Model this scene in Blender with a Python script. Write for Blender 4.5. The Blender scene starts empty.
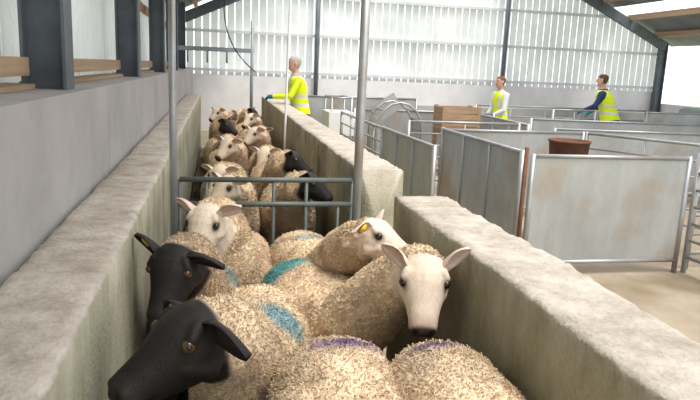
import bpy, bmesh, math, random
import numpy as np
from mathutils import Vector, Matrix, noise
random.seed(4)
rng=np.random.default_rng(7)
V=Vector
scene=bpy.context.scene
scene.view_settings.view_transform='Standard'
COL=bpy.context.collection
# ---------------------------------------------------------------- materials
def mat(name, c1, c2=None, scale=4.0, rough=0.8, metal=0.0, bump=0.0, bscale=40.0, spec=0.3, stretch=(1,1,1), lo=0.35, hi=0.65, c3=None, s3=1.0):
    m=bpy.data.materials.new(name); m.use_nodes=True
    nt=m.node_tree; b=nt.nodes["Principled BSDF"]; L=nt.links
    b.inputs["Roughness"].default_value=rough; b.inputs["Metallic"].default_value=metal
    b.inputs["Specular IOR Level"].default_value=spec
    tc=nt.nodes.new("ShaderNodeTexCoord"); mp=nt.nodes.new("ShaderNodeMapping")
    mp.inputs["Scale"].default_value=stretch; L.new(tc.outputs["Object"],mp.inputs[0])
    if c2 is None: c2=tuple(x*0.8 for x in c1)
    n=nt.nodes.new("ShaderNodeTexNoise"); n.inputs["Scale"].default_value=scale; n.inputs["Detail"].default_value=6; n.inputs["Roughness"].default_value=.65
    L.new(mp.outputs[0],n.inputs["Vector"])
    r=nt.nodes.new("ShaderNodeValToRGB"); r.color_ramp.elements[0].position=lo; r.color_ramp.elements[1].position=hi
    r.color_ramp.elements[0].color=(*c2,1); r.color_ramp.elements[1].color=(*c1,1)
    L.new(n.outputs["Fac"],r.inputs[0]); out=r.outputs[0]
    if c3:
        n3=nt.nodes.new("ShaderNodeTexNoise"); n3.inputs["Scale"].default_value=s3; n3.inputs["Detail"].default_value=8
        L.new(tc.outputs["Object"],n3.inputs["Vector"])
        r3=nt.nodes.new("ShaderNodeValToRGB"); r3.color_ramp.elements[0].position=.5; r3.color_ramp.elements[1].position=.68
        L.new(n3.outputs["Fac"],r3.inputs[0])
        mx=nt.nodes.new("ShaderNodeMix"); mx.data_type='RGBA'
        L.new(r3.outputs[0],mx.inputs[0]); L.new(out,mx.inputs[6]); mx.inputs[7].default_value=(*c3,1); out=mx.outputs[2]
    L.new(out,b.inputs["Base Color"])
    if bump>0:
        n2=nt.nodes.new("ShaderNodeTexNoise"); n2.inputs["Scale"].default_value=bscale; n2.inputs["Detail"].default_value=5
        L.new(mp.outputs[0],n2.inputs["Vector"])
        bp=nt.nodes.new("ShaderNodeBump"); bp.inputs["Strength"].default_value=bump; bp.inputs["Distance"].default_value=.01
        L.new(n2.outputs["Fac"],bp.inputs["Height"]); L.new(bp.outputs[0],b.inputs["Normal"])
    return m
def attr_mat(name, rough=.8, bump=0, bscale=60, sheen=0, var=0.0, spec=.2):
    m=bpy.data.materials.new(name); m.use_nodes=True
    nt=m.node_tree; b=nt.nodes["Principled BSDF"]; L=nt.links
    b.inputs["Roughness"].default_value=rough; b.inputs["Specular IOR Level"].default_value=spec
    if sheen: b.inputs["Sheen Weight"].default_value=sheen; b.inputs["Sheen Roughness"].default_value=.6
    a=nt.nodes.new("ShaderNodeAttribute"); a.attribute_name="Col"
    out=a.outputs["Color"]
    tc=nt.nodes.new("ShaderNodeTexCoord")
    if var:
        n=nt.nodes.new("ShaderNodeTexNoise"); n.inputs["Scale"].default_value=55; n.inputs["Detail"].default_value=4
        L.new(tc.outputs["Object"],n.inputs["Vector"])
        r=nt.nodes.new("ShaderNodeMapRange"); r.inputs[1].default_value=.3; r.inputs[2].default_value=.7; r.inputs[3].default_value=1-var; r.inputs[4].default_value=1+var*.5
        L.new(n.outputs["Fac"],r.inputs[0])
        mx=nt.nodes.new("ShaderNodeVectorMath"); mx.operation='SCALE'; L.new(out,mx.inputs[0]); L.new(r.outputs[0],mx.inputs["Scale"]); out=mx.outputs[0]
    L.new(out,b.inputs["Base Color"])
    if bump:
        n2=nt.nodes.new("ShaderNodeTexNoise"); n2.inputs["Scale"].default_value=bscale; n2.inputs["Detail"].default_value=6
        L.new(tc.outputs["Object"],n2.inputs["Vector"])
        bp=nt.nodes.new("ShaderNodeBump"); bp.inputs["Strength"].default_value=bump; bp.inputs["Distance"].default_value=.012
        L.new(n2.outputs["Fac"],bp.inputs["Height"]); L.new(bp.outputs[0],b.inputs["Normal"])
    return m
def race_mat():
    m=bpy.data.materials.new("race_wall_concrete"); m.use_nodes=True
    nt=m.node_tree; b=nt.nodes["Principled BSDF"]; L=nt.links
    b.inputs["Roughness"].default_value=.95; b.inputs["Specular IOR Level"].default_value=.15
    tc=nt.nodes.new("ShaderNodeTexCoord"); geo=nt.nodes.new("ShaderNodeNewGeometry")
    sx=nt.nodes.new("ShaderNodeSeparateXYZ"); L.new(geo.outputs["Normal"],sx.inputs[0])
    n=nt.nodes.new("ShaderNodeTexNoise"); n.inputs["Scale"].default_value=7; n.inputs["Detail"].default_value=10; n.inputs["Roughness"].default_value=.75
    L.new(tc.outputs["Object"],n.inputs["Vector"])
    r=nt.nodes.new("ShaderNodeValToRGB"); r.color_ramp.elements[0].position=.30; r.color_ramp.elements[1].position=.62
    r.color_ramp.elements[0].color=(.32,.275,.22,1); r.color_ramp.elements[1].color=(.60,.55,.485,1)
    L.new(n.outputs["Fac"],r.inputs[0])
    mp=nt.nodes.new("ShaderNodeMapping"); mp.inputs["Scale"].default_value=(1,1,.5); L.new(tc.outputs["Object"],mp.inputs[0])
    n2=nt.nodes.new("ShaderNodeTexNoise"); n2.inputs["Scale"].default_value=4; n2.inputs["Detail"].default_value=9; n2.inputs["Roughness"].default_value=.65
    L.new(mp.outputs[0],n2.inputs["Vector"])
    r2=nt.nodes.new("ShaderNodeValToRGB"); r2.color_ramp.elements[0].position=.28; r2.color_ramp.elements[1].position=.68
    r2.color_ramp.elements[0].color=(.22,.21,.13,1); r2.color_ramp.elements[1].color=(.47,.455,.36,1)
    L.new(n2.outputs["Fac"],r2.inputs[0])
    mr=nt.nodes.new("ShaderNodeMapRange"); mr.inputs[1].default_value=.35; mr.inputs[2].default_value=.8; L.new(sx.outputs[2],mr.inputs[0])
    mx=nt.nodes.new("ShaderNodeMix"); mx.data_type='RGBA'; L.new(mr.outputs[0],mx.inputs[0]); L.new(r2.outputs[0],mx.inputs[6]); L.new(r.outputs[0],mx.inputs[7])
    L.new(mx.outputs[2],b.inputs["Base Color"])
    n3=nt.nodes.new("ShaderNodeTexNoise"); n3.inputs["Scale"].default_value=60; n3.inputs["Detail"].default_value=7; L.new(tc.outputs["Object"],n3.inputs["Vector"])
    bp=nt.nodes.new("ShaderNodeBump"); bp.inputs["Strength"].default_value=.6; bp.inputs["Distance"].default_value=.012
    L.new(n3.outputs["Fac"],bp.inputs["Height"]); L.new(bp.outputs[0],b.inputs["Normal"])
    return m
def translucent(m,fac):
    """white GRP cladding lets some daylight through"""
    nt=m.node_tree; b=nt.nodes["Principled BSDF"]; o=nt.nodes["Material Output"]
    t=nt.nodes.new("ShaderNodeBsdfTranslucent"); mx=nt.nodes.new("ShaderNodeMixShader"); mx.inputs[0].default_value=fac
    src=b.inputs["Base Color"].links[0].from_socket; nt.links.new(src,t.inputs[0])
    nt.links.new(b.outputs[0],mx.inputs[1]); nt.links.new(t.outputs[0],mx.inputs[2]); nt.links.new(mx.outputs[0],o.inputs[0])
M_race=race_mat()
M_panelc=mat("smooth_concrete_panel",(.47,.455,.44),(.38,.365,.35),2.0,.9,bump=.15)
M_lightc=mat("pale_block_wall",(.80,.81,.82),(.70,.71,.72),2.0,.9)
M_pen=mat("pen_wall_concrete",(.52,.52,.51),(.38,.38,.36),2.0,.9)
M_floor=mat("yard_floor",(.38,.32,.24),(.28,.23,.17),1.8,.95,bump=.4,c3=(.22,.17,.11),s3=1.2)
M_racefloor=mat("race_floor",(.16,.12,.08),(.09,.07,.05),6,.95)
M_steel=mat("painted_steel",(.33,.36,.39),(.24,.27,.30),6,.5,.3)
M_darksteel=mat("column_steel",(.15,.17,.195),(.10,.12,.14),4,.6,.2)
M_galv=mat("galvanised_steel",(.46,.48,.49),(.32,.34,.36),5,.42,.55,lo=.3,hi=.7,c3=(.34,.31,.27),s3=2.2)
M_galvsheet=mat("galvanised_sheet",(.54,.56,.56),(.34,.36,.36),3,.38,.45,lo=.3,hi=.75,c3=(.38,.30,.22),s3=1.6,stretch=(1,1,.4))
M_gategreen=mat("gate_paint",(.15,.175,.165),(.10,.12,.11),8,.5,.3)
M_wood=mat("timber",(.46,.32,.21),(.28,.19,.12),3,.85,stretch=(1,.1,6))
M_slat=mat("cladding_slats",(.90,.91,.92),(.78,.80,.82),1.5,.7); translucent(M_slat,.45)
M_trim=mat("cladding_rail",(.70,.72,.74),(.60,.62,.64),1.5,.7)
M_roof=mat("roof_sheet",(.22,.23,.25),(.15,.16,.17),1.5,.8)
M_grass=mat("pale_grass_field",(.55,.60,.42),(.42,.48,.30),.5,1)
M_rust=mat("rusty_steel",(.20,.09,.055),(.12,.055,.035),8,.8)
M_white=mat("white_plastic",(.85,.86,.86),(.78,.79,.8),3,.4)
M_green=mat("green_grey_plastic",(.22,.28,.25),(.15,.21,.18),3,.5)
M_eye=mat("eye",(.02,.015,.01),(.01,.008,.005),3,.12,spec=.6)
M_amber=mat("eye_amber",(.09,.05,.02),(.05,.03,.015),30,.12,spec=.6)
M_tag=mat("ear_tag",(.85,.60,.03),(.75,.5,.02),3,.4)
M_rubber=mat("black_rubber",(.03,.03,.03),(.02,.02,.02),3,.6)
M_wool=attr_mat("fleece",.95,.6,85,.15,.15)
M_lock=attr_mat("fleece_lock",.9,0,75,.15,0,.12)
M_dark=attr_mat("hide",.62,.3,170,0,.12,.3)
M_cloth=attr_mat("clothing",.85,.15,40,0,.05)
# ---------------------------------------------------------------- mesh helpers
def obj(name,me,m=None,parent=None,smooth=False):
    o=bpy.data.objects.new(name,me); COL.objects.link(o)
    if m:
        for x in (m if isinstance(m,(list,tuple)) else [m]): me.materials.append(x)
    if smooth: me.polygons.foreach_set("use_smooth",[True]*len(me.polygons))
    if parent: o.parent=parent
    return o
def addbox(bm,x0,x1,y0,y1,z0,z1,mi=0):
    vs=[bm.verts.new(p) for p in [(x0,y0,z0),(x1,y0,z0),(x1,y1,z0),(x0,y1,z0),(x0,y0,z1),(x1,y0,z1),(x1,y1,z1),(x0,y1,z1)]]
    for f in [(0,3,2,1),(4,5,6,7),(0,1,5,4),(1,2,6,5),(2,3,7,6),(3,0,4,7)]:
        fc=bm.faces.new([vs[i] for i in f]); fc.material_index=mi
def loft(bm,rings,mi=0,caps=True):
    R=[[bm.verts.new(p) for p in r] for r in rings]; n=len(R[0]); fs=[]
    for a,b in zip(R[:-1],R[1:]):
        for i in range(n):
            fs.append(bm.faces.new((a[i],a[(i+1)%n],b[(i+1)%n],b[i])))
    if caps:
        for r,flip in ((R[0],True),(R[-1],False)):
            c=V((0,0,0))
            for v in r: c+=v.co
            cv=bm.verts.new(c/n)
            for i in range(n):
                t=(r[i],r[(i+1)%n],cv)
                fs.append(bm.faces.new(t[::-1] if flip else t))
    for f in fs: f.material_index=mi; f.smooth=True
    return fs
def ell(c,r,u,a,b,n=20,e=2.0):
    out=[]
    for i in range(n):
        t=2*math.pi*i/n; ct,st=math.cos(t),math.sin(t)
        out.append(c+r*(a*math.copysign(abs(ct)**(2/e),ct))+u*(b*math.copysign(abs(st)**(2/e),st)))
    return out
def tube(bm,pts,rad,n=10,mi=0):
    pts=[V(p) for p in pts]
    if not isinstance(rad,(list,tuple)): rad=[rad]*len(pts)
    rings=[]; prev=None
    for i,p in enumerate(pts):
        d=(pts[min(i+1,len(pts)-1)]-pts[max(i-1,0)]).normalized()
        if prev is None:
            h=V((0,0,1)) if abs(d.z)<.9 else V((1,0,0)); r=d.cross(h).normalized()
        else:
            r=(prev-d*prev.dot(d)).normalized()
        prev=r; u=r.cross(d).normalized()
        q=rad[i]; q=q if isinstance(q,tuple) else (q,q)
        rings.append(ell(p,r,u,q[0],q[1],n))
    return loft(bm,rings,mi)
def capsule(bm,a,b,ra,rb,n=14):
    a=V(a);b=V(b);d=(b-a); L=d.length; d=d/L if L>1e-6 else V((0,0,1))
    P=[];R=[]
    for k in (-.97,-.8,-.45,0): P.append(a+d*ra*k);R.append(ra*math.sqrt(1-k*k))
    for k in (0,.45,.8,.97): P.append(b+d*rb*k);R.append(rb*math.sqrt(1-k*k))
    tube(bm,P,R,n)
def finish(bm,name,m,parent=None,loc=None):
    bmesh.ops.recalc_face_normals(bm,faces=bm.faces[:])
    if loc is not None:
        bmesh.ops.translate(bm,verts=bm.verts[:],vec=-V(loc))
    me=bpy.data.meshes.new(name); bm.to_mesh(me); bm.free()
    o=obj(name,me,m,parent)
    if loc is not None: o.location=loc
    return o
# ---------------------------------------------------------------- room shell
def wallstrip(name,x0,x1,y0,y1,z0,z1,ch=.012,amp=.0035,step=.03):
    prof=[]
    def seg(a,b,n):
        for i in range(n): t=i/n; prof.append((a[0]+(b[0]-a[0])*t,a[1]+(b[1]-a[1])*t))
    nz=8; nx=8
    seg((x0,z0),(x0,z1-ch),nz); seg((x0,z1-ch),(x0+ch,z1),1); seg((x0+ch,z1),(x1-ch,z1),nx); seg((x1-ch,z1),(x1,z1-ch),1); seg((x1,z1-ch),(x1,z0),nz); seg((x1,z0),(x0,z0),2)
    n=max(2,int((y1-y0)/step)); rings=[]
    for j in range(n+1):
        y=y0+(y1-y0)*j/n; ring=[]
        for (x,z) in prof:
            p=V((x,y,z))
            if z>z0+.05:
                q=noise.noise_vector(p*14)*amp*.8+noise.noise_vector(p*36)*amp+noise.noise_vector(p*1.5)*amp
                edge = abs(z-(z1-ch))<.001 or abs(z-z1)<.001 and (abs(x-x0-ch)<.001 or abs(x-x1+ch)<.001)
                if edge: q=q*2.2+V((0,0,-.006*abs(noise.noise(p*6))))
                q.y*=.3; p=p+q
            ring.append(p)
        rings.append(ring)
    bm=bmesh.new(); loft(bm,rings)
    return finish(bm,name,M_race)
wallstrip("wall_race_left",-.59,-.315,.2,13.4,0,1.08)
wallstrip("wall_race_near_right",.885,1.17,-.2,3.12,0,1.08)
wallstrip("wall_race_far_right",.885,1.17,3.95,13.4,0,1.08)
bm=bmesh.new()
y=-2
while y<17:
    addbox(bm,-.96,-.605,y+.004,min(y+2.946,17),0,1.55); y+=2.95
finish(bm,"wall_left",M_panelc)
bm=bmesh.new(); y=-2
while y<17:
    addbox(bm,-1.0,-.965,y,y+.165,0,2.8); y+=.19
finish(bm,"cladding_left",M_slat)
CY=(.3,3.28,6.14,9.05,11.97,14.9)
bm=bmesh.new()
ed=[-2.1]+list(CY)+[17.1]
for a,b in zip(ed[:-1],ed[1:]):
    addbox(bm,-.86,-.82,a+.1,b-.1,1.61,1.69); addbox(bm,-.92,-.80,a+.1,b-.1,1.552,1.575); addbox(bm,-.962,-.92,a+.1,b-.1,2.3,2.4)
finish(bm,"trim_timber_rails_left",M_wood)
bm=bmesh.new()
for y in CY:
    t=.014;x=-.765;d=.19;w=.17
    addbox(bm,x-d/2+.0,x-d/2+t,y-w/2,y+w/2,1.55,2.95); addbox(bm,x+d/2-t,x+d/2,y-w/2,y+w/2,1.55,2.95); addbox(bm,x-d/2+t,x+d/2-t,y-t/2,y+t/2,1.55,2.95)
finish(bm,"steel_columns_left",M_darksteel)
bm=bmesh.new(); addbox(bm,1.17,12.7,-2,17,-.1,0); addbox(bm,-.76,1.17,-2,17,-.1,-.004); finish(bm,"floor",M_floor)
bm=bmesh.new(); addbox(bm,-.31,.88,-.2,13.4,-.003,.004); finish(bm,"floor_race",M_racefloor)
bm=bmesh.new(); addbox(bm,-60,80,-30,120,-.3,-.12); finish(bm,"ground_grass",M_grass)
bm=bmesh.new(); addbox(bm,-.9,12.6,17.02,17.2,0,1.42); finish(bm,"wall_back",M_lightc)
def roofz(x): return 2.72+.46*min(x+.95,12.55-x)
bm=bmesh.new(); x=-.95
while x<12.5:
    addbox(bm,x,x+.168,17.1,17.13,1.42,min(roofz(x),roofz(x+.168))-.02); x+=.2
finish(bm,"cladding_back",M_slat)
bm=bmesh.new()
for z in (1.5,2.45,3.4):
    x0=max(-.95,-.95+(z-2.72)/.46); x1=min(12.55,12.55-(z-2.72)/.46)
    addbox(bm,x0,x1,17.0,17.09,z,z+.07)
finish(bm,"trim_rails_back",M_trim)
def beam(bm,a,b,w,h,mi=0):
    a=V(a);b=V(b);d=(b-a).normalized(); s=d.cross(V((0,0,1))).normalized(); u=s.cross(d)
    vs=[]
    for p in (a,b):
        for i,j in ((-1,-1),(1,-1),(1,1),(-1,1)): vs.append(bm.verts.new(p+s*w/2*i+u*h/2*j))
    for f in [(0,1,2,3),(7,6,5,4),(0,4,5,1),(1,5,6,2),(2,6,7,3),(3,7,4,0)]:
        fc=bm.faces.new([vs[i] for i in f]); fc.material_index=mi
bm=bmesh.new()
for y in (16.9,11.95,6.08,.2):
    beam(bm,(-.8,y,2.75),(5.8,y,5.79),.14,.24); beam(bm,(5.8,y,5.79),(12.5,y,2.7),.14,.24)
for x,zt in ((7.64,4.75),(2.5,4.1)): tube(bm,[(x,16.9,0),(x,16.9,zt)],.055)
finish(bm,"roof_frame",M_darksteel)
bm=bmesh.new()
for y in (16.9,11.95,6.08,.2):
    x=12.45;t=.014;d=.22;w=.17
    addbox(bm,x-d/2,x-d/2+t,y-w/2,y+w/2,0,2.8); addbox(bm,x+d/2-t,x+d/2,y-w/2,y+w/2,0,2.8); addbox(bm,x-d/2+t,x+d/2-t,y-t/2,y+t/2,0,2.8)
finish(bm,"steel_columns_right",M_darksteel)
bm=bmesh.new(); addbox(bm,12.6,12.75,-2,17,0,1.1); finish(bm,"wall_right",M_lightc)
bm=bmesh.new()
def slope(bm,xa,xb):
    za,zb=roofz(xa)+.22,roofz(xb)+.22
    vs=[bm.verts.new(p) for p in [(xa,-2,za),(xb,-2,zb),(xb,17.3,zb),(xa,17.3,za),(xa,-2,za+.04),(xb,-2,zb+.04),(xb,17.3,zb+.04),(xa,17.3,za+.04)]]
    for f in [(0,3,2,1),(4,5,6,7),(0,1,5,4),(1,2,6,5),(2,3,7,6),(3,0,4,7)]: bm.faces.new([vs[i] for i in f])
slope(bm,8.0,10.9); slope(bm,11.5,13.0); slope(bm,-1.3,.6)
finish(bm,"ceiling_roof",M_roof)
bm=bmesh.new(); 
for x in (8.6,9.5,10.4,11.3,12.2,-.5,.3): z=roofz(x)+.13; addbox(bm,x-.035,x+.035,-2,17,z-.07,z+.08)
finish(bm,"roof_purlins",M_wood)
bm=bmesh.new(); beam(bm,(-.9,14.2,1.98),(.75,14.2,1.98),.06,.09); tube(bm,[(.72,14.2,0),(.72,14.2,2.6)],.035); tube(bm,[(-.85,14.2,0),(-.85,14.2,2.1)],.035)
for x in (-.6,-.2,.2): tube(bm,[(x,14.2,1.98),(x,14.2,1.70)],.02,8)
finish(bm,"overhead_rail_frame",M_steel)
bm=bmesh.new(); pts=[]
for i in range(17):
    t=i/16; pts.append((.55-.45*math.sin(math.pi*t)-.05*t+.15*t*t,11.5,3.5-1.9*t+.1*math.sin(6*t)))
tube(bm,pts,.011,6); finish(bm,"hanging_cable",M_rubber)
# ---------------------------------------------------------------- race gate
bm=bmesh.new()
G=3.9
for x,rr in ((-.25,.021),(.86,.028)): tube(bm,[(x,G,.0),(x,G,2.75)],rr,12,0)
tube(bm,[(-.27,G,2.72),(.88,G,2.72)],.026,10,0)
for z in (1.02,.87,.45,.15): tube(bm,[(-.215,G,z),(.825,G,z)],.016,10,1)
for x in (-.215,-.06,.14,.34,.54,.74,.825): tube(bm,[(x,G,.15),(x,G,1.02 if x in(-.215,.825,-.06,.34,.54) else .87)],.011,8,1)
for x in (-.25,.86): addbox(bm,x-.05,x+.02,G-.05,G+.05,0,.012,0)
finish(bm,"race_gate",[M_galv,M_gategreen],loc=(.3,G,0))
# ---------------------------------------------------------------- pens on the right
def sheet_panel(name,x1,y1,x2,y2,z0,z1,sheet=True,rails=3,m=None):
    bm=bmesh.new(); a=V((x1,y1,0));b=V((x2,y2,0)); d=(b-a).normalized()
    for p in (a,b): tube(bm,[p+V((0,0,0)),p+V((0,0,z1+.02))],.024,10)
    for z in (z0,z1): tube(bm,[a+V((0,0,z)),b+V((0,0,z))],.019,8)
    if sheet:
        beam(bm,a+d*.02+V((0,0,(z0+z1)/2)),b-d*.02+V((0,0,(z0+z1)/2)),.006,z1-z0,1)
        L=(b-a).length; k=max(1,int(L/.75)); s=d.cross(V((0,0,1)))*.008
        for i in range(1,k+1):
            p=a+d*(L*i/(k+1)); tube(bm,[p-s+V((0,0,z0)),p-s+V((0,0,z1))],.011,6)
    else:
        for i in range(rails):
            z=z0+(z1-z0)*(i+1)/(rails+1); tube(bm,[a+V((0,0,z)),b+V((0,0,z))],.013,8)
        L=(b-a).length; k=max(1,int(L/.9))
        for i in range(1,k+1):
            p=a+d*(L*i/(k+1)); tube(bm,[p+V((0,0,z0)),p+V((0,0,z1))],.011,6)
    return finish(bm,name,[M_galv,M_galvsheet],loc=((a+b)/2))
sheet_panel("sheeted_hurdle",2.54,5.08,2.54,7.1,.12,1.07)
sheet_panel("sheeted_hurdle",2.60,5.0,4.10,5.0,.12,1.05)
sheet_panel("sheeted_hurdle",1.90,5.5,1.88,7.3,.12,1.05)
sheet_panel("sheeted_hurdle",2.6,7.2,4.4,7.25,.12,1.05)
sheet_panel("barred_hurdle",4.20,5.0,4.35,3.0,.15,1.08,False,5)
sheet_panel("barred_hurdle",4.45,7.25,5.6,5.45,.15,1.05,False,4)
sheet_panel("barred_hurdle",4.3,5.1,6.6,5.3,.15,1.05,False,4)
sheet_panel("barred_hurdle",6.7,5.3,6.9,7.9,.15,1.05,False,4)
sheet_panel("sheeted_hurdle",4.6,8.3,7.2,8.0,.12,1.0)
sheet_panel("barred_hurdle",7.3,8.0,10.2,7.6,.12,1.0,False,4)
sheet_panel("sheeted_hurdle",5.2,10.2,8.6,9.8,.12,1.0)
sheet_panel("sheeted_hurdle",8.7,9.8,12.0,9.5,.12,1.0)
sheet_panel("barred_hurdle",2.0,7.5,2.0,10.5,.15,1.0,False,4)
sheet_panel("barred_hurdle",2.7,9.0,4.4,9.0,.15,1.0,False,4)
sheet_panel("sheeted_hurdle",4.5,8.9,4.6,11.0,.15,1.0)
sheet_panel("sheeted_hurdle",2.4,11.4,5.0,11.3,.15,1.0)
sheet_panel("sheeted_hurdle",1.5,12.6,4.0,12.9,.15,1.15)
sheet_panel("barred_hurdle",5.5,13.4,9.5,13.2,.15,1.05,False,3)
sheet_panel("barred_hurdle",6.3,11.5,7.25,11.6,.15,1.1,False,5)
sheet_panel("sheeted_hurdle",8.4,11.6,10.0,11.7,.15,1.1)
bm=bmesh.new(); addbox(bm,5.4,12.2,11.0,11.2,0,.82); finish(bm,"concrete_pen_wall",M_pen)
bm=bmesh.new(); addbox(bm,1.6,12.2,14.4,14.6,0,.95); finish(bm,"concrete_pen_wall",M_pen)
bm=bmesh.new(); addbox(bm,4.9,8.6,8.8,9.0,0,.62); addbox(bm,4.9,8.6,9.35,9.5,0,.62); addbox(bm,4.9,5.05,9.0,9.35,0,.62); addbox(bm,8.45,8.6,9.0,9.35,0,.62); addbox(bm,5.05,8.45,9.0,9.35,0,.25); finish(bm,"concrete_feed_trough",M_pen)
bm=bmesh.new(); tube(bm,[(2.50,4.93,0),(2.50,4.93,1.13)],.018); addbox(bm,2.45,2.53,4.89,4.97,0,.012); finish(bm,"rusty_gate_post",M_rust)
bm=bmesh.new()
X0,X1,Y0,Y1=3.66,4.32,10.3,10.75
for i in range(4): addbox(bm,X0,X1,Y0,Y0+.03,.72+i*.11,.82+i*.11); addbox(bm,X0,X1,Y1-.03,Y1,.72+i*.11,.82+i*.11)
for x in (X0,X1-.03):
    for i in range(4): addbox(bm,x,x+.03,Y0+.03,Y1-.03,.72+i*.11,.82+i*.11)
for x in (X0,X1-.05):
    for y in (Y0,Y1-.05): addbox(bm,x-.005,x+.055,y-.005,y+.055,0,1.17)
addbox(bm,X0,X1,Y0,Y1,.70,.73)
finish(bm,"timber_hay_rack",M_wood)
def tub(name,x,y,r,h,m,z=0):
    bm=bmesh.new(); prof=[(.02,0),(r*.86,0),(r*.9,.02),(r,h-.02),(r*1.05,h-.02),(r*1.05,h),(r*.95,h),(r*.85,.04),(.02,.04)]
    loft(bm,[ell(V((0,0,pz)),V((1,0,0)),V((0,1,0)),pr,pr,24) for pr,pz in prof],caps=False)
    o=finish(bm,name,m); o.location=(x,y,z); return o
tub("rusty_feed_tub",3.50,6.0,.20,.26,M_rust,.83)
bm=bmesh.new()
for x in (3.35,3.65):
    for y in (5.85,6.15): tube(bm,[(x,y,0),(x,y,.81)],.015,8)
addbox(bm,3.31,3.69,5.81,6.19,.81,.83); finish(bm,"tub_stand",M_galv)
for i,(x,y) in enumerate(((10.4,12.6),(11.1,12.5),(11.8,12.8))):
    bm=bmesh.new()
    loft(bm,[ell(V((0,0,z)),V((1,0,0)),V((0,1,0)),a,b,24,6) for z,a,b in ((.06,.20,.24),(1.0,.27,.33),(1.02,.30,.36),(1.12,.30,.36),(1.18,.24,.30))])
    for s in (-.2,.2): tube(bm,[(s,.25,.09),(s+.05,.25,.09)],.09,14)
    tube(bm,[(-.22,.36,1.1),(.22,.36,1.1)],.02,8)
    o=finish(bm,"wheeled_bin",M_green); o.location=(x,y,0)
bm=bmesh.new()
cx,cy=2.9,10.2
for k in range(2):
    yy=cy+k*.55; pts=[]
    for i in range(9):
        a=math.pi*i/8; pts.append((cx+.38*math.cos(a)*-1,yy,.75+.45*math.sin(a)))
    tube(bm,[(cx-.38,yy,0)]+pts+[(cx+.38,yy,0)],.02,8)
for i in range(9):
    a=math.pi*i/8; 
    if i in (0,1,2,6,7,8): tube(bm,[(cx-.38*math.cos(a),cy,.75+.45*math.sin(a)),(cx-.38*math.cos(a),cy+.55,.75+.45*math.sin(a))],.014,6)
for s in (-.38,.38): beam(bm,(cx+s,cy,.5),(cx+s,cy+.55,.5),.008,.9,1)
beam(bm,(cx-.3,cy+.54,.95),(cx+.1,cy+.54,1.22),.008,.3,1)
finish(bm,"sheep_handling_crate",[M_galv,M_galvsheet])
bm=bmesh.new()
for p in ((1.95,11.2),(2.3,11.2),(1.95,11.9),(2.3,11.9)): tube(bm,[(p[0],p[1],0),(p[0],p[1],1.2)],.02,8)
addbox(bm,1.9,2.35,11.15,11.95,.55,.95,1); tube(bm,[(1.95,11.2,1.2),(2.3,11.2,1.2),(2.3,11.9,1.2),(1.95,11.9,1.2),(1.95,11.2,1.2)],.02,8)
finish(bm,"weigh_scale",[M_galv,M_white])
# ---------------------------------------------------------------- remesh
def remesh(bm,vox,sm=4,fac=.5):
    bmesh.ops.recalc_face_normals(bm,faces=bm.faces[:])
    me=bpy.data.meshes.new("tmp"); bm.to_mesh(me); bm.free()
    o=bpy.data.objects.new("tmp",me); COL.objects.link(o)
    r=o.modifiers.new("r",'REMESH'); r.mode='VOXEL'; r.voxel_size=vox
    s=o.modifiers.new("s",'SMOOTH'); s.factor=fac; s.iterations=sm
    dg=bpy.context.evaluated_depsgraph_get()
    out=bpy.data.meshes.new_from_object(o.evaluated_get(dg))
    bpy.data.objects.remove(o); bpy.data.meshes.remove(me)
    return out
def getco(me):
    a=np.empty(len(me.vertices)*3,dtype=np.float32); me.vertices.foreach_get("co",a); return a.reshape(-1,3).astype(float)
def getno(me):
    a=np.empty(len(me.vertices)*3,dtype=np.float32); me.vertex_normals.foreach_get("vector",a); return a.reshape(-1,3).astype(float)
def setcol(me,c):
    at=me.color_attributes.new("Col",'FLOAT_COLOR','POINT')
    cc=np.ones((len(c),4),dtype=np.float32); cc[:,:3]=c; at.data.foreach_set("color",cc.ravel())
def ss(a,b,x): t=np.clip((x-a)/(b-a),0,1); return t*t*(3-2*t)
def mixc(c,col,w): return c*(1-w[:,None])+np.array(col)[None,:]*w[:,None]
def nrm(a): return a/np.maximum(np.linalg.norm(a,axis=1,keepdims=True),1e-9)
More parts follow.
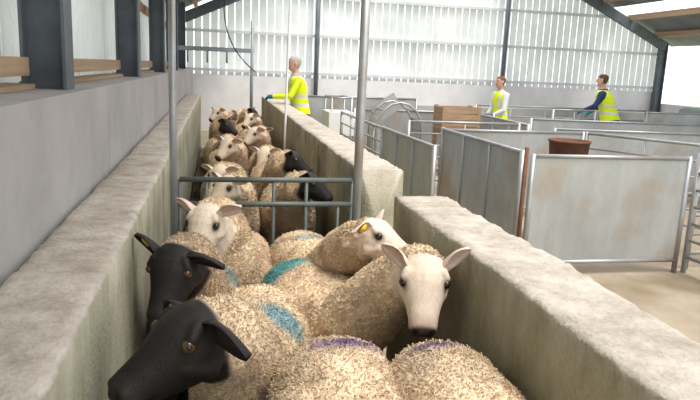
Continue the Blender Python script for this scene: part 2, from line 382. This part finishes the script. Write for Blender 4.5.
def locks(parent,co,no,col,w,count,length,thick):
    """short curly wool locks standing on the fleece"""
    cand=np.where(w>.6)[0]; idx=rng.choice(cand,count)
    P=co[idx]+rng.normal(0,.003,(count,3)); N=no[idx]; C=col[idx]*rng.uniform(.92,1.12,(count,1))
    T=nrm(np.cross(N,rng.normal(0,1,(count,3)))); B=np.cross(N,T)
    D=nrm(N*.8+T*.7); Ln=length*rng.uniform(.5,1.3,(count,1)); th=thick*rng.uniform(.7,1.3,(count,1))
    p0=P-N*.003; p1=P+D*Ln*.45; p2=p1+nrm(-N*.15+T*.5+B*.8)*Ln*.40; p3=p2+nrm(-N*.9-T*.4+B*.3)*Ln*.38
    vs=[]
    for pc,s in ((p0,1.0),(p1,1.05),(p2,.95)):
        for k in range(3):
            a=2*math.pi*k/3; vs.append(pc+(T*math.cos(a)*.7+B*math.sin(a)+N*.7*math.cos(a))*th*s)
    vs.append(p3)
    Vv=np.stack(vs,1).reshape(-1,3)
    f=[]
    for r_ in range(2):
        for k in range(3):
            a=r_*3+k;b=r_*3+(k+1)%3; f.append((a,b,b+3)); f.append((a,b+3,a+3))
    for k in range(3): f.append((6+k,6+(k+1)%3,9))
    f=np.array(f); F=(f[None]+np.arange(count)[:,None,None]*10).reshape(-1,3)
    me=bpy.data.meshes.new("fleece_locks"); me.vertices.add(len(Vv)); me.vertices.foreach_set("co",Vv.astype(np.float32).ravel())
    me.loops.add(len(F)*3); me.loops.foreach_set("vertex_index",F.astype(np.int32).ravel())
    me.polygons.add(len(F)); me.polygons.foreach_set("loop_start",(np.arange(len(F))*3).astype(np.int32))
    me.update(calc_edges=True); me.validate()
    cc=np.repeat(C,10,axis=0); setcol(me,np.clip(cc,.003,1))
    return obj("fleece_locks",me,M_lock,parent,True)
# ---------------------------------------------------------------- sheep
def sheep(rump,chest,poll,nose,face='white',hw=.225,top=.78,vox=.0058,marks=(),woolc=(.76,.60,.41),tag=None,hs=1.0,hwid=1.06,earup=.35,name="sheep",seed=0,nl=52000,fcol=(.74,.63,.52),neckr=.092):
    rump=V((rump[0],rump[1],0));chest=V((chest[0],chest[1],0)); P=V(poll); 
    f=(V(nose)-P).normalized(); A=(chest-rump); Lb=A.length; A.normalize(); S=A.cross(V((0,0,1))); Z=V((0,0,1))
    r=f.cross(Z).normalized(); u=r.cross(f).normalized(); R=r*hwid
    bm=bmesh.new(); k=top/.78
    secs=[(-.02,.30,.34,.525),(.02,.62,.64,.53),(.08,.86,.86,.535),(.20,.98,.97,.54),(.4,1.03,1.02,.53),(.6,1.05,1.05,.525),(.78,.97,.98,.53),(.9,.82,.88,.545),(.98,.6,.70,.56),(1.03,.3,.38,.57)]
    rings=[]
    for t,w,h,zc in secs:
        c=rump+A*(Lb*t)+Z*(zc*k); rings.append(ell(c,S,Z,hw*w,.235*h*k,28,2.4))
    loft(bm,rings)
    n0=rump+A*(Lb*.86)+Z*(.58*k); n3=P+f*.012-u*.045
    mid1=n0+(A*.12+Z*.08); 
    pts=[];rad=[]
    for i in range(9):
        t=i/8; a=(1-t)**3;b=3*t*(1-t)**2;c=3*t*t*(1-t);d=t**3
        n2=P-f*.06-u*.11
        p=n0*a+mid1*b+n2*c+n3*d; pts.append(p); rad.append((.180*(1-t)+neckr*hs*t)*(1 if t<1 else .85))
    tube(bm,pts,rad,18)
    hsec=[(-.040,.036,.030,-.014),(-.02,.058,.054,-.017),(.02,.072,.073,-.020),(.055,.078,.082,-.026),(.085,.075,.081,-.030),(.12,.063,.071,-.033),(.155,.052,.060,-.034),(.19,.046,.052,-.033),(.215,.044,.047,-.033),(.235,.039,.039,-.034),(.248,.026,.026,-.037)]
    hsec=[(a*hs,b*hs*hwid,c*hs,d*hs) for a,b,c,d in hsec]
    loft(bm,[ell(P+f*s+u*o,r,u,w,h,20,2.15) for s,w,h,o in hsec])
    for sd in (-1,1):
        capsule(bm,P+(f*.045+R*sd*.054+u*.028)*hs,P+(f*.066+R*sd*.066+u*.022)*hs,.018*hs,.013*hs,10)
        capsule(bm,P+(f*.10+R*sd*.048-u*.035)*hs,P+(f*.06+R*sd*.055-u*.065)*hs,.028*hs,.030*hs,10)
        capsule(bm,P+(f*.224+R*sd*.022-u*.014)*hs,P+(f*.236+R*sd*.018-u*.026)*hs,.018*hs,.016*hs,10)
    capsule(bm,P+(f*.200-u*.068)*hs,P+(f*.225-u*.066)*hs,.023*hs,.021*hs,10)
    for sd in (-1,1):
        b=rump+A*(Lb*.86)+S*(sd*hw*.55)
        tube(bm,[b+Z*.42,b+Z*.34+A*.0,b+Z*.22+A*.01,b+Z*.10,b+Z*.05,b+Z*.005+A*.02],[.07,.045,.027,.021,.026,.032],10)
        b=rump+A*(Lb*.14)+S*(sd*hw*.55)
        tube(bm,[b+Z*.45+A*.03,b+Z*.33+A*.04,b+Z*.21-A*.05,b+Z*.11-A*.03,b+Z*.05-A*.02,b+Z*.005+A*.0],[.09,.06,.032,.022,.026,.032],10)
    tube(bm,[rump+A*.02+Z*.66*k,rump-A*.04+Z*.60*k,rump-A*.05+Z*.48*k,rump-A*.04+Z*.38*k],[.045,.042,.036,.022],10)
    me=remesh(bm,vox,6 if vox<.012 else 2)
    co=getco(me); no=getno(me)
    q=co-np.array(P); s=q@np.array(f)/hs; lat=q@np.array(r)/hs/hwid; h=q@np.array(u)/hs
    rad=np.sqrt(lat**2+(h+.025)**2)
    head=ss(-.012,.01,s+.25*np.clip(h+.02,-.1,.1))*(1-ss(.108,.135,rad))*(s<.31)
    leg=1-ss(.24,.30,co[:,2])
    skin=np.maximum(head,leg)
    w=1-skin
    N=len(co); d=np.zeros(N); lo=np.zeros(N); lo2=np.zeros(N)
    off=V((seed*3.1,seed*1.7,0))
    for i in range(N):
        p=V(co[i])+off
        n1=noise.noise(p*5); lo[i]=n1
        if w[i]>.01: d[i]=.008*n1+.005*noise.noise(p*16)+.007*abs(noise.noise(p*40))-.003; lo2[i]=noise.noise(p*11)
    al=np.abs(lat)
    e=np.exp(-(((s-.080)/.024)**2+((al-.067)/.016)**2+((h-.014)/.018)**2))
    nst=np.exp(-(((s-.242)/.010)**2+((al-.023)/.007)**2+((h+.020)/.014)**2))
    mo=(1-ss(.003,.007,np.abs(h+.054)))*ss(.175,.195,s)*head
    hd=(.002*e-.008*nst-.004*mo)*hs*head
    co2=co+no*(d*w+hd)[:,None]
    me.vertices.foreach_set("co",co2.astype(np.float32).ravel())
    wc=np.array(woolc)
    c=np.tile(wc,(N,1))*(1+.28*lo)[:,None]
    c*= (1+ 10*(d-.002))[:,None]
    c=mixc(c,(.50,.35,.21),.55*ss(.05,.5,lo2+.3*lo)*w)
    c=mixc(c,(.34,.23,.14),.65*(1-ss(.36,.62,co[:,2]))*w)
    if face=='white':
        fc=np.tile(np.array(fcol),(N,1))*(1+.15*lo)[:,None]
        fc=mixc(fc,(.50,.36,.29),.6*ss(.165,.22,s)*head)
        fc=mixc(fc,(.06,.04,.04),np.clip(ss(.216,.234,s)*ss(-.060,-.040,h),0,1)*head)
        fc=mixc(fc,(.10,.065,.05),np.clip(e*1.7,0,1)*head)
        fc=mixc(fc,(.01,.008,.008),np.clip(nst*1.5,0,1)*head)
        fc=mixc(fc,(.12,.07,.06),mo*head)
        lc=(.55,.45,.36)
    else:
        fc=np.tile(np.array((.016,.013,.013)),(N,1))*(1+.5*lo)[:,None]
        fc=mixc(fc,(.045,.038,.036),.5*ss(.19,.23,s)*head)
        fc=mixc(fc,(.004,.004,.004),np.clip(nst*1.5+mo,0,1)*head)
        lc=(.02,.018,.018)
    c=mixc(c,(0,0,0),head); c=c+fc*head[:,None]
    c=mixc(c,lc,leg)
    for (mx,my,mr,ma,mc,st) in marks:
        dx=co[:,0]-mx; dy=co[:,1]-my; ca,sa=math.cos(ma),math.sin(ma)
        xa=(dx*ca+dy*sa)/mr[0]; ya=(-dx*sa+dy*ca)/mr[1]
        m_=1-ss(.30,1.2,np.sqrt(xa**2+ya**2)+.6*lo+25*(.003-d)); c=mixc(c,mc,np.clip(m_*st,0,1)*(co[:,2]>.45)*w)
    c=np.clip(c,0.004,1)
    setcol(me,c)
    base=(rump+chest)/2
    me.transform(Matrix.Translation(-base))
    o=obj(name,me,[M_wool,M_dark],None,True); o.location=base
    pv=np.empty(len(me.loops),dtype=np.int32); me.loops.foreach_get("vertex_index",pv)
    ls=np.empty(len(me.polygons),dtype=np.int32); me.polygons.foreach_get("loop_start",ls)
    me.polygons.foreach_set("material_index",(skin[pv[ls]]>.5).astype(np.int32))
    if nl: locks(o,co2-np.array(base),no,c,w,nl,.0080 if vox<.01 else .016,.0022 if vox<.01 else .005)
    ec=(.68,.56,.47) if face=='white' else (.018,.015,.015)
    ei=(.60,.42,.35) if face=='white' else (.04,.03,.03)
    for sd in (-1,1):
        bm=bmesh.new(); b=P+(f*.006+R*sd*.056+u*.016)*hs-base
        eu = earup if not isinstance(earup,tuple) else earup[0 if sd<0 else 1]
        D=(r*sd*1.0+Z*eu-f*.12).normalized(); 
        Wd=D.cross(f).normalized()*(1 if sd>0 else -1); 
        Nn=D.cross(Wd).normalized()
        if Nn.dot(f)<0: Nn=-Nn
        rings=[]; Le=.120*hs
        prof=[(-.08,.018),(.08,.024),(.3,.036),(.5,.039),(.7,.033),(.86,.021),(.96,.010),(1.0,.004)]
        for t,wd in prof:
            wd*=hs; c0=b+D*(Le*t)-Z*(.030*t*t)*hs; ring=[]
            m_=8
            for i in range(m_+1):
                a=-1+2*i/m_; ring.append(c0+Wd*wd*a*.95+Nn*(.026*hs*(a*a)*(1-t*.6)))
            for i in range(m_,-1,-1):
                a=-1+2*i/m_; ring.append(c0+Wd*wd*a+Nn*(.026*hs*(a*a)*(1-t*.6)-.007*hs*(1-abs(a)*.7)))
            rings.append(ring)
        loft(bm,rings); eo=finish(bm,"ear",M_dark,o)
        cc=np.tile(np.array(ec),(len(eo.data.vertices),1))
        for j in range(len(prof)):
            for i in range(2,7): cc[j*18+i]=ei
        setcol(eo.data,cc); eo.data.polygons.foreach_set("use_smooth",[True]*len(eo.data.polygons))
        bm=bmesh.new(); bmesh.ops.create_uvsphere(bm,u_segments=16,v_segments=10,radius=.0155*hs)
        for fa in bm.faces: fa.smooth=True
        eye=finish(bm,"eye",M_eye if face=='white' else M_amber,o); eye.location=P+(f*.080+R*sd*.0645+u*.013)*hs-base
        bm=bmesh.new(); bmesh.ops.create_uvsphere(bm,u_segments=12,v_segments=8,radius=.0100*hs)
        pu=finish(bm,"pupil",M_eye,o); pu.location=P+(f*.081+R*sd*.0700+u*.0150)*hs-base
        if tag==sd:
            bm=bmesh.new(); tc=b+D*Le*.42+Nn*.018
            tube(bm,[tc,tc+Nn*.004],.021,14); tube(bm,[tc+Nn*.003,tc+Nn*.007],.008,10)
            finish(bm,"ear_tag",M_tag,o)
    return o
BL=(.04,.29,.40); PU=(.14,.07,.22); TQ=(.05,.35,.38)
HI=(.90,.71,.49)
sheep((.22,2.84),(.08,2.06),(-.03,1.73,1.01),(-.27,1.59,.88),'black',hw=.215,marks=[(.26,2.38,(.10,.13),.4,BL,.75)],tag=1,hs=1.24,earup=(-.1,-.35),seed=1,woolc=HI)
sheep((-.07,3.25),(-.09,2.72),(-.145,2.47,.99),(-.215,2.33,.80),'black',hw=.19,marks=[(-.0,3.0,(.19,.16),.5,BL,.95)],tag=1,hs=1.12,earup=(-.15,.65),seed=2,woolc=(.68,.52,.34))
sheep((.14,3.78),(.06,3.28),(-.035,3.15,1.0),(-.11,3.02,.83),'white',hw=.20,marks=[(.04,3.40,(.18,.11),.5,BL,.9)],earup=(.5,.5),seed=3,woolc=HI,hs=1.1)
sheep((.37,3.22),(.58,2.52),(.735,2.15,1.03),(.705,2.03,.865),'white',hw=.225,marks=[(.32,3.05,(.20,.13),.3,TQ,.9)],earup=(.95,.95),seed=4,woolc=HI,hs=1.06,hwid=1.10,neckr=.078)
sheep((.42,3.73),(.60,3.22),(.655,2.72,1.02),(.815,2.61,.94),'white',hw=.19,marks=[(.50,3.5,(.12,.08),.2,BL,.6)],tag=1,earup=(.45,.2),seed=5,woolc=HI,hs=1.0,neckr=.078)
sheep((.37,1.98),(.29,1.18),(.29,.80,.85),(.29,.62,.68),'white',hw=.21,top=.91,marks=[(.41,1.81,(.14,.06),0,PU,.9)],seed=6,woolc=HI)
sheep((.68,1.91),(.665,1.14),(.65,.78,.85),(.65,.61,.68),'white',hw=.20,top=.91,marks=[(.66,1.78,(.10,.05),0,PU,.75)],seed=7,woolc=HI)
FC=(.62,.51,.39)
A_=sheep((.0,.42),(.0,-.36),(0,-.60,.84),(-.06,-.76,.68),'white',hw=.20,vox=.014,seed=8,woolc=(.70,.54,.36),marks=[(0,.1,(.12,.09),0,BL,.7)],nl=7000,fcol=FC)
B_=sheep((.0,.42),(.0,-.36),(.05,-.60,.95),(.20,-.66,.85),'black',hw=.20,vox=.014,seed=9,woolc=(.66,.51,.34),nl=7000)
C_=sheep((.0,.42),(.0,-.36),(-.05,-.58,.94),(-.2,-.70,.80),'white',hw=.20,vox=.014,seed=10,woolc=(.80,.62,.42),nl=7000,fcol=FC)
src=[A_,B_,C_]
lay=[(.10,4.95,2,.06),(.55,5.05,1,.0),(.08,6.05,0,-.08),(.53,6.2,1,.05),(.12,7.2,2,.1),(.55,7.3,0,-.1),(.06,8.3,0,.1),(.5,8.4,2,.0),(.10,9.4,1,-.1),(.52,9.5,0,.1),(.1,10.5,0,.0),(.5,10.6,2,.1),(.08,11.6,2,0),(.5,11.7,1,0),(.3,12.7,0,.2)]
used=set()
for x,y,i,a in lay:
    s=src[i]
    if i not in used: used.add(i); o=s
    else:
        o=s.copy(); COL.objects.link(o)
        for ch in s.children:
            c=ch.copy(); COL.objects.link(c); c.parent=o
    o.location=(x,y,0); o.rotation_euler=(0,0,a)
# ---------------------------------------------------------------- people
def person(name,x,y,ang,H,hair,top,trouser,sleeve,elb,hand,skin=(.60,.36,.27),vest=(.74,.90,.02),z0=0,glove=None,lean=0.0,bulk=1.2):
    bm=bmesh.new(); caps=[]; k=H/1.75
    def cp(a,b,ra,rb,col):
        a=V(a)*k;b=V(b)*k; capsule(bm,a,b,ra*k,rb*k,14); caps.append((np.array(a),np.array(b),ra*k,rb*k,col))
    Lx=lean
    for sd in (-1,1):
        cp((0,sd*.10,.90),(.02,sd*.11,.50),.10,.072,trouser); cp((.02,sd*.11,.50),(-.01,sd*.11,.10),.070,.052,trouser)
        cp((-.02,sd*.11,.05),(.14,sd*.12,.035),.048,.038,(.05,.045,.04))
    def T(z): return V((Lx*(z-.9),0,z))
    secs=[(.84,.11,.14),(.86,.135,.18),(.92,.13,.175),(1.0,.125,.17),(1.12,.12,.17),(1.25,.128,.19),(1.35,.125,.20),(1.42,.10,.185),(1.47,.07,.12),(1.50,.055,.07)]
    loft(bm,[ell(T(z)*k,V((1,0,0)),V((0,1,0)),a*k*bulk,b*k*(bulk*.5+.5),24,2.2) for z,a,b in secs])
    for z in (.95,1.1,1.25,1.36): caps.append((np.array(T(z)*k-V((0,.1*k,0))),np.array(T(z)*k+V((0,.1*k,0))),.12*k,.12*k,'vest'))
    tN=T(1.48)
    cp(tN,tN+V((.02,0,.09)),.056,.054,skin)
    hc=tN+V((.03,0,.18))
    loft(bm,[ell((hc+V((0,0,dz)))*k+V((dx*k,0,0)),V((1,0,0)),V((0,1,0)),a*k,b*k,20) for dz,dx,a,b in [(-.12,.03,.03,.03),(-.105,.025,.065,.055),(-.06,.01,.09,.07),(0,0,.105,.082),(.055,-.005,.108,.085),(.095,-.01,.088,.068),(.122,-.01,.045,.034)]])
    caps.append((np.array(hc*k),np.array((hc+V((0,0,.02)))*k),.095*k,.095*k,'head'))
    cp(hc+V((.10,0,.015)),hc+V((.122,0,-.022)),.010,.014,'head')
    for sd in (-1,1): cp(hc+V((-.005,sd*.084,.01)),hc+V((-.005,sd*.088,-.025)),.014,.012,'head')
    for i,sd in enumerate((-1,1)):
        sh=T(1.40)+V((0,sd*.20,0)); e=V(elb[i]); h=V(hand[i])
        cp(sh,e,.064,.050,sleeve); cp(e,h,.049,.034,sleeve)
        d=(h-e).normalized(); pc=glove or skin
        cp(h+d*.01,h+d*.07,.034,.036,pc)
    me=remesh(bm,.011,3)
    co=getco(me); N=len(co); best=np.full(N,1e9); idx=np.zeros(N,int)
    for j,(a,b,ra,rb,col) in enumerate(caps):
        ab=b-a; t=np.clip(((co-a)@ab)/max(ab@ab,1e-9),0,1); dd=np.linalg.norm(co-(a+t[:,None]*ab),axis=1)-(ra+(rb-ra)*t)
        m=dd<best; best[m]=dd[m]; idx[m]=j
    c=np.zeros((N,3)); zz=co[:,2]/k
    for j,cpv in enumerate(caps):
        col=cpv[4]; m=idx==j
        if not m.any(): continue
        if col=='vest':
            cc=np.tile(np.array(vest),(N,1)); st=((np.abs(zz-1.02)<.028)|(np.abs(zz-1.16)<.028)|((np.abs(np.abs(co[:,1]/k)-.11)<.025)&(zz>1.16)))
            cc[st]=(.66,.68,.66)
            low=zz<.86; cc[low]=trouser; nk=(zz>1.47); cc[nk]=top; c[m]=cc[m]
        elif col=='head':
            q=co/k-np.array(hc); hm=(q[:,2]>.065)|((q[:,0]<-.02)&(q[:,2]>-.06))|((q[:,0]<.05)&(q[:,2]>.035))
            cc=np.tile(np.array(skin),(N,1)); cc[hm]=hair
            eye=(np.abs(q[:,2]-.012)<.008)&(np.abs(np.abs(q[:,1])-.03)<.012)&(q[:,0]>.06); cc[eye]=(.05,.04,.04)
            mo=(np.abs(q[:,2]+.055)<.006)&(np.abs(q[:,1])<.025)&(q[:,0]>.06); cc[mo]=(.35,.12,.10)
            c[m]=cc[m]
        else: c[m]=col
    setcol(me,c)
    o=obj(name,me,M_cloth,None,True); o.location=(x,y,z0); o.rotation_euler=(0,0,ang)
    for i,sd in enumerate((-1,1)):
        e=V(elb[i])*k; h=V(hand[i])*k; d=(h-e).normalized(); s=d.cross(V((0,0,1)))
        if s.length<.2: s=V((0,1,0))
        s.normalize(); nr=s.cross(d); bm=bmesh.new(); pb=h+d*.075*k
        for j,(o_,l) in enumerate(((-.027,.060),(-.009,.072),(.009,.068),(.026,.052))):
            p0=pb+s*o_*k; cu=-nr
            if cu.z>0: cu=-cu
            tube(bm,[p0,p0+d*l*.5*k,p0+(d*l*.75+cu*l*.35)*k,p0+(d*l*.8+cu*l*.7)*k],[.0095*k,.009*k,.008*k,.006*k],8)
        p0=h+(d*.02+s*.028)*k; tube(bm,[p0,p0+(s*.025+d*.02)*k,p0+(s*.03+d*.05)*k],[.011*k,.010*k,.007*k],8)
        fo=finish(bm,"fingers",M_cloth,o); setcol(fo.data,np.tile(np.array(glove or skin),(len(fo.data.vertices),1)))
    return o
person("man_stockman",1.38,11.0,math.radians(182),1.84,(.42,.40,.38),(.30,.33,.38),(.10,.13,.20),(.70,.84,.03),[(.14,-.27,1.16),(.20,.24,1.16)],[(.42,-.16,1.13),(.45,.12,1.14)],glove=(.02,.18,.25),lean=.14,z0=.0)
person("woman_farm_worker",5.45,12.0,math.radians(190),1.66,(.16,.09,.05),(.7,.7,.72),(.08,.09,.12),(.70,.72,.76),[(.06,-.24,1.12),(.10,.24,1.10)],[(.22,-.16,.98),(.26,.14,1.00)],lean=.06,bulk=1.0)
person("man_farm_worker",7.85,12.0,math.radians(140),1.78,(.12,.07,.04),(.05,.07,.14),(.06,.12,.24),(.03,.06,.13),[(.22,-.27,1.16),(.28,.26,1.16)],[(.42,-.2,1.02),(.50,.2,1.06)],lean=.34,bulk=1.45,glove=(.03,.25,.40))
bm=bmesh.new(); tube(bm,[(.80,7.85,.02),(.805,7.85,.9),(.82,7.85,1.9),(.86,7.85,3.5)],.014,8); finish(bm,"white_pipe",M_white)
# ---------------------------------------------------------------- light + camera
w=bpy.data.worlds.new("World"); scene.world=w; w.use_nodes=True
bg=w.node_tree.nodes["Background"]; bg.inputs[0].default_value=(.975,.98,1.0,1); bg.inputs[1].default_value=1.85
sd=bpy.data.lights.new("sun",'SUN'); sd.energy=3.4; sd.angle=math.radians(25); sd.color=(1,.93,.84)
so=bpy.data.objects.new("sun",sd); COL.objects.link(so); so.rotation_euler=(math.radians(20),math.radians(16),0)
f=650.0; th=math.atan(131/650); ps=math.radians(11.82); ro=math.radians(2.5)
Fh=V((math.sin(ps),math.cos(ps),0)); R=V((math.cos(ps),-math.sin(ps),0)); Z=V((0,0,1))
fw=Fh*math.cos(th)-Z*math.sin(th); up=Fh*math.sin(th)+Z*math.cos(th)
cr=R*math.cos(ro)+up*math.sin(ro); cu=-R*math.sin(ro)+up*math.cos(ro)
cam=bpy.data.cameras.new("camera"); cam.sensor_width=36; cam.lens=650/700*36; cam.clip_start=.05; cam.clip_end=300
co_=bpy.data.objects.new("camera",cam); COL.objects.link(co_)
m=Matrix((( cr.x,cu.x,-fw.x,0),(cr.y,cu.y,-fw.y,0),(cr.z,cu.z,-fw.z,1.70),(0,0,0,1))); co_.matrix_world=m
scene.camera=co_
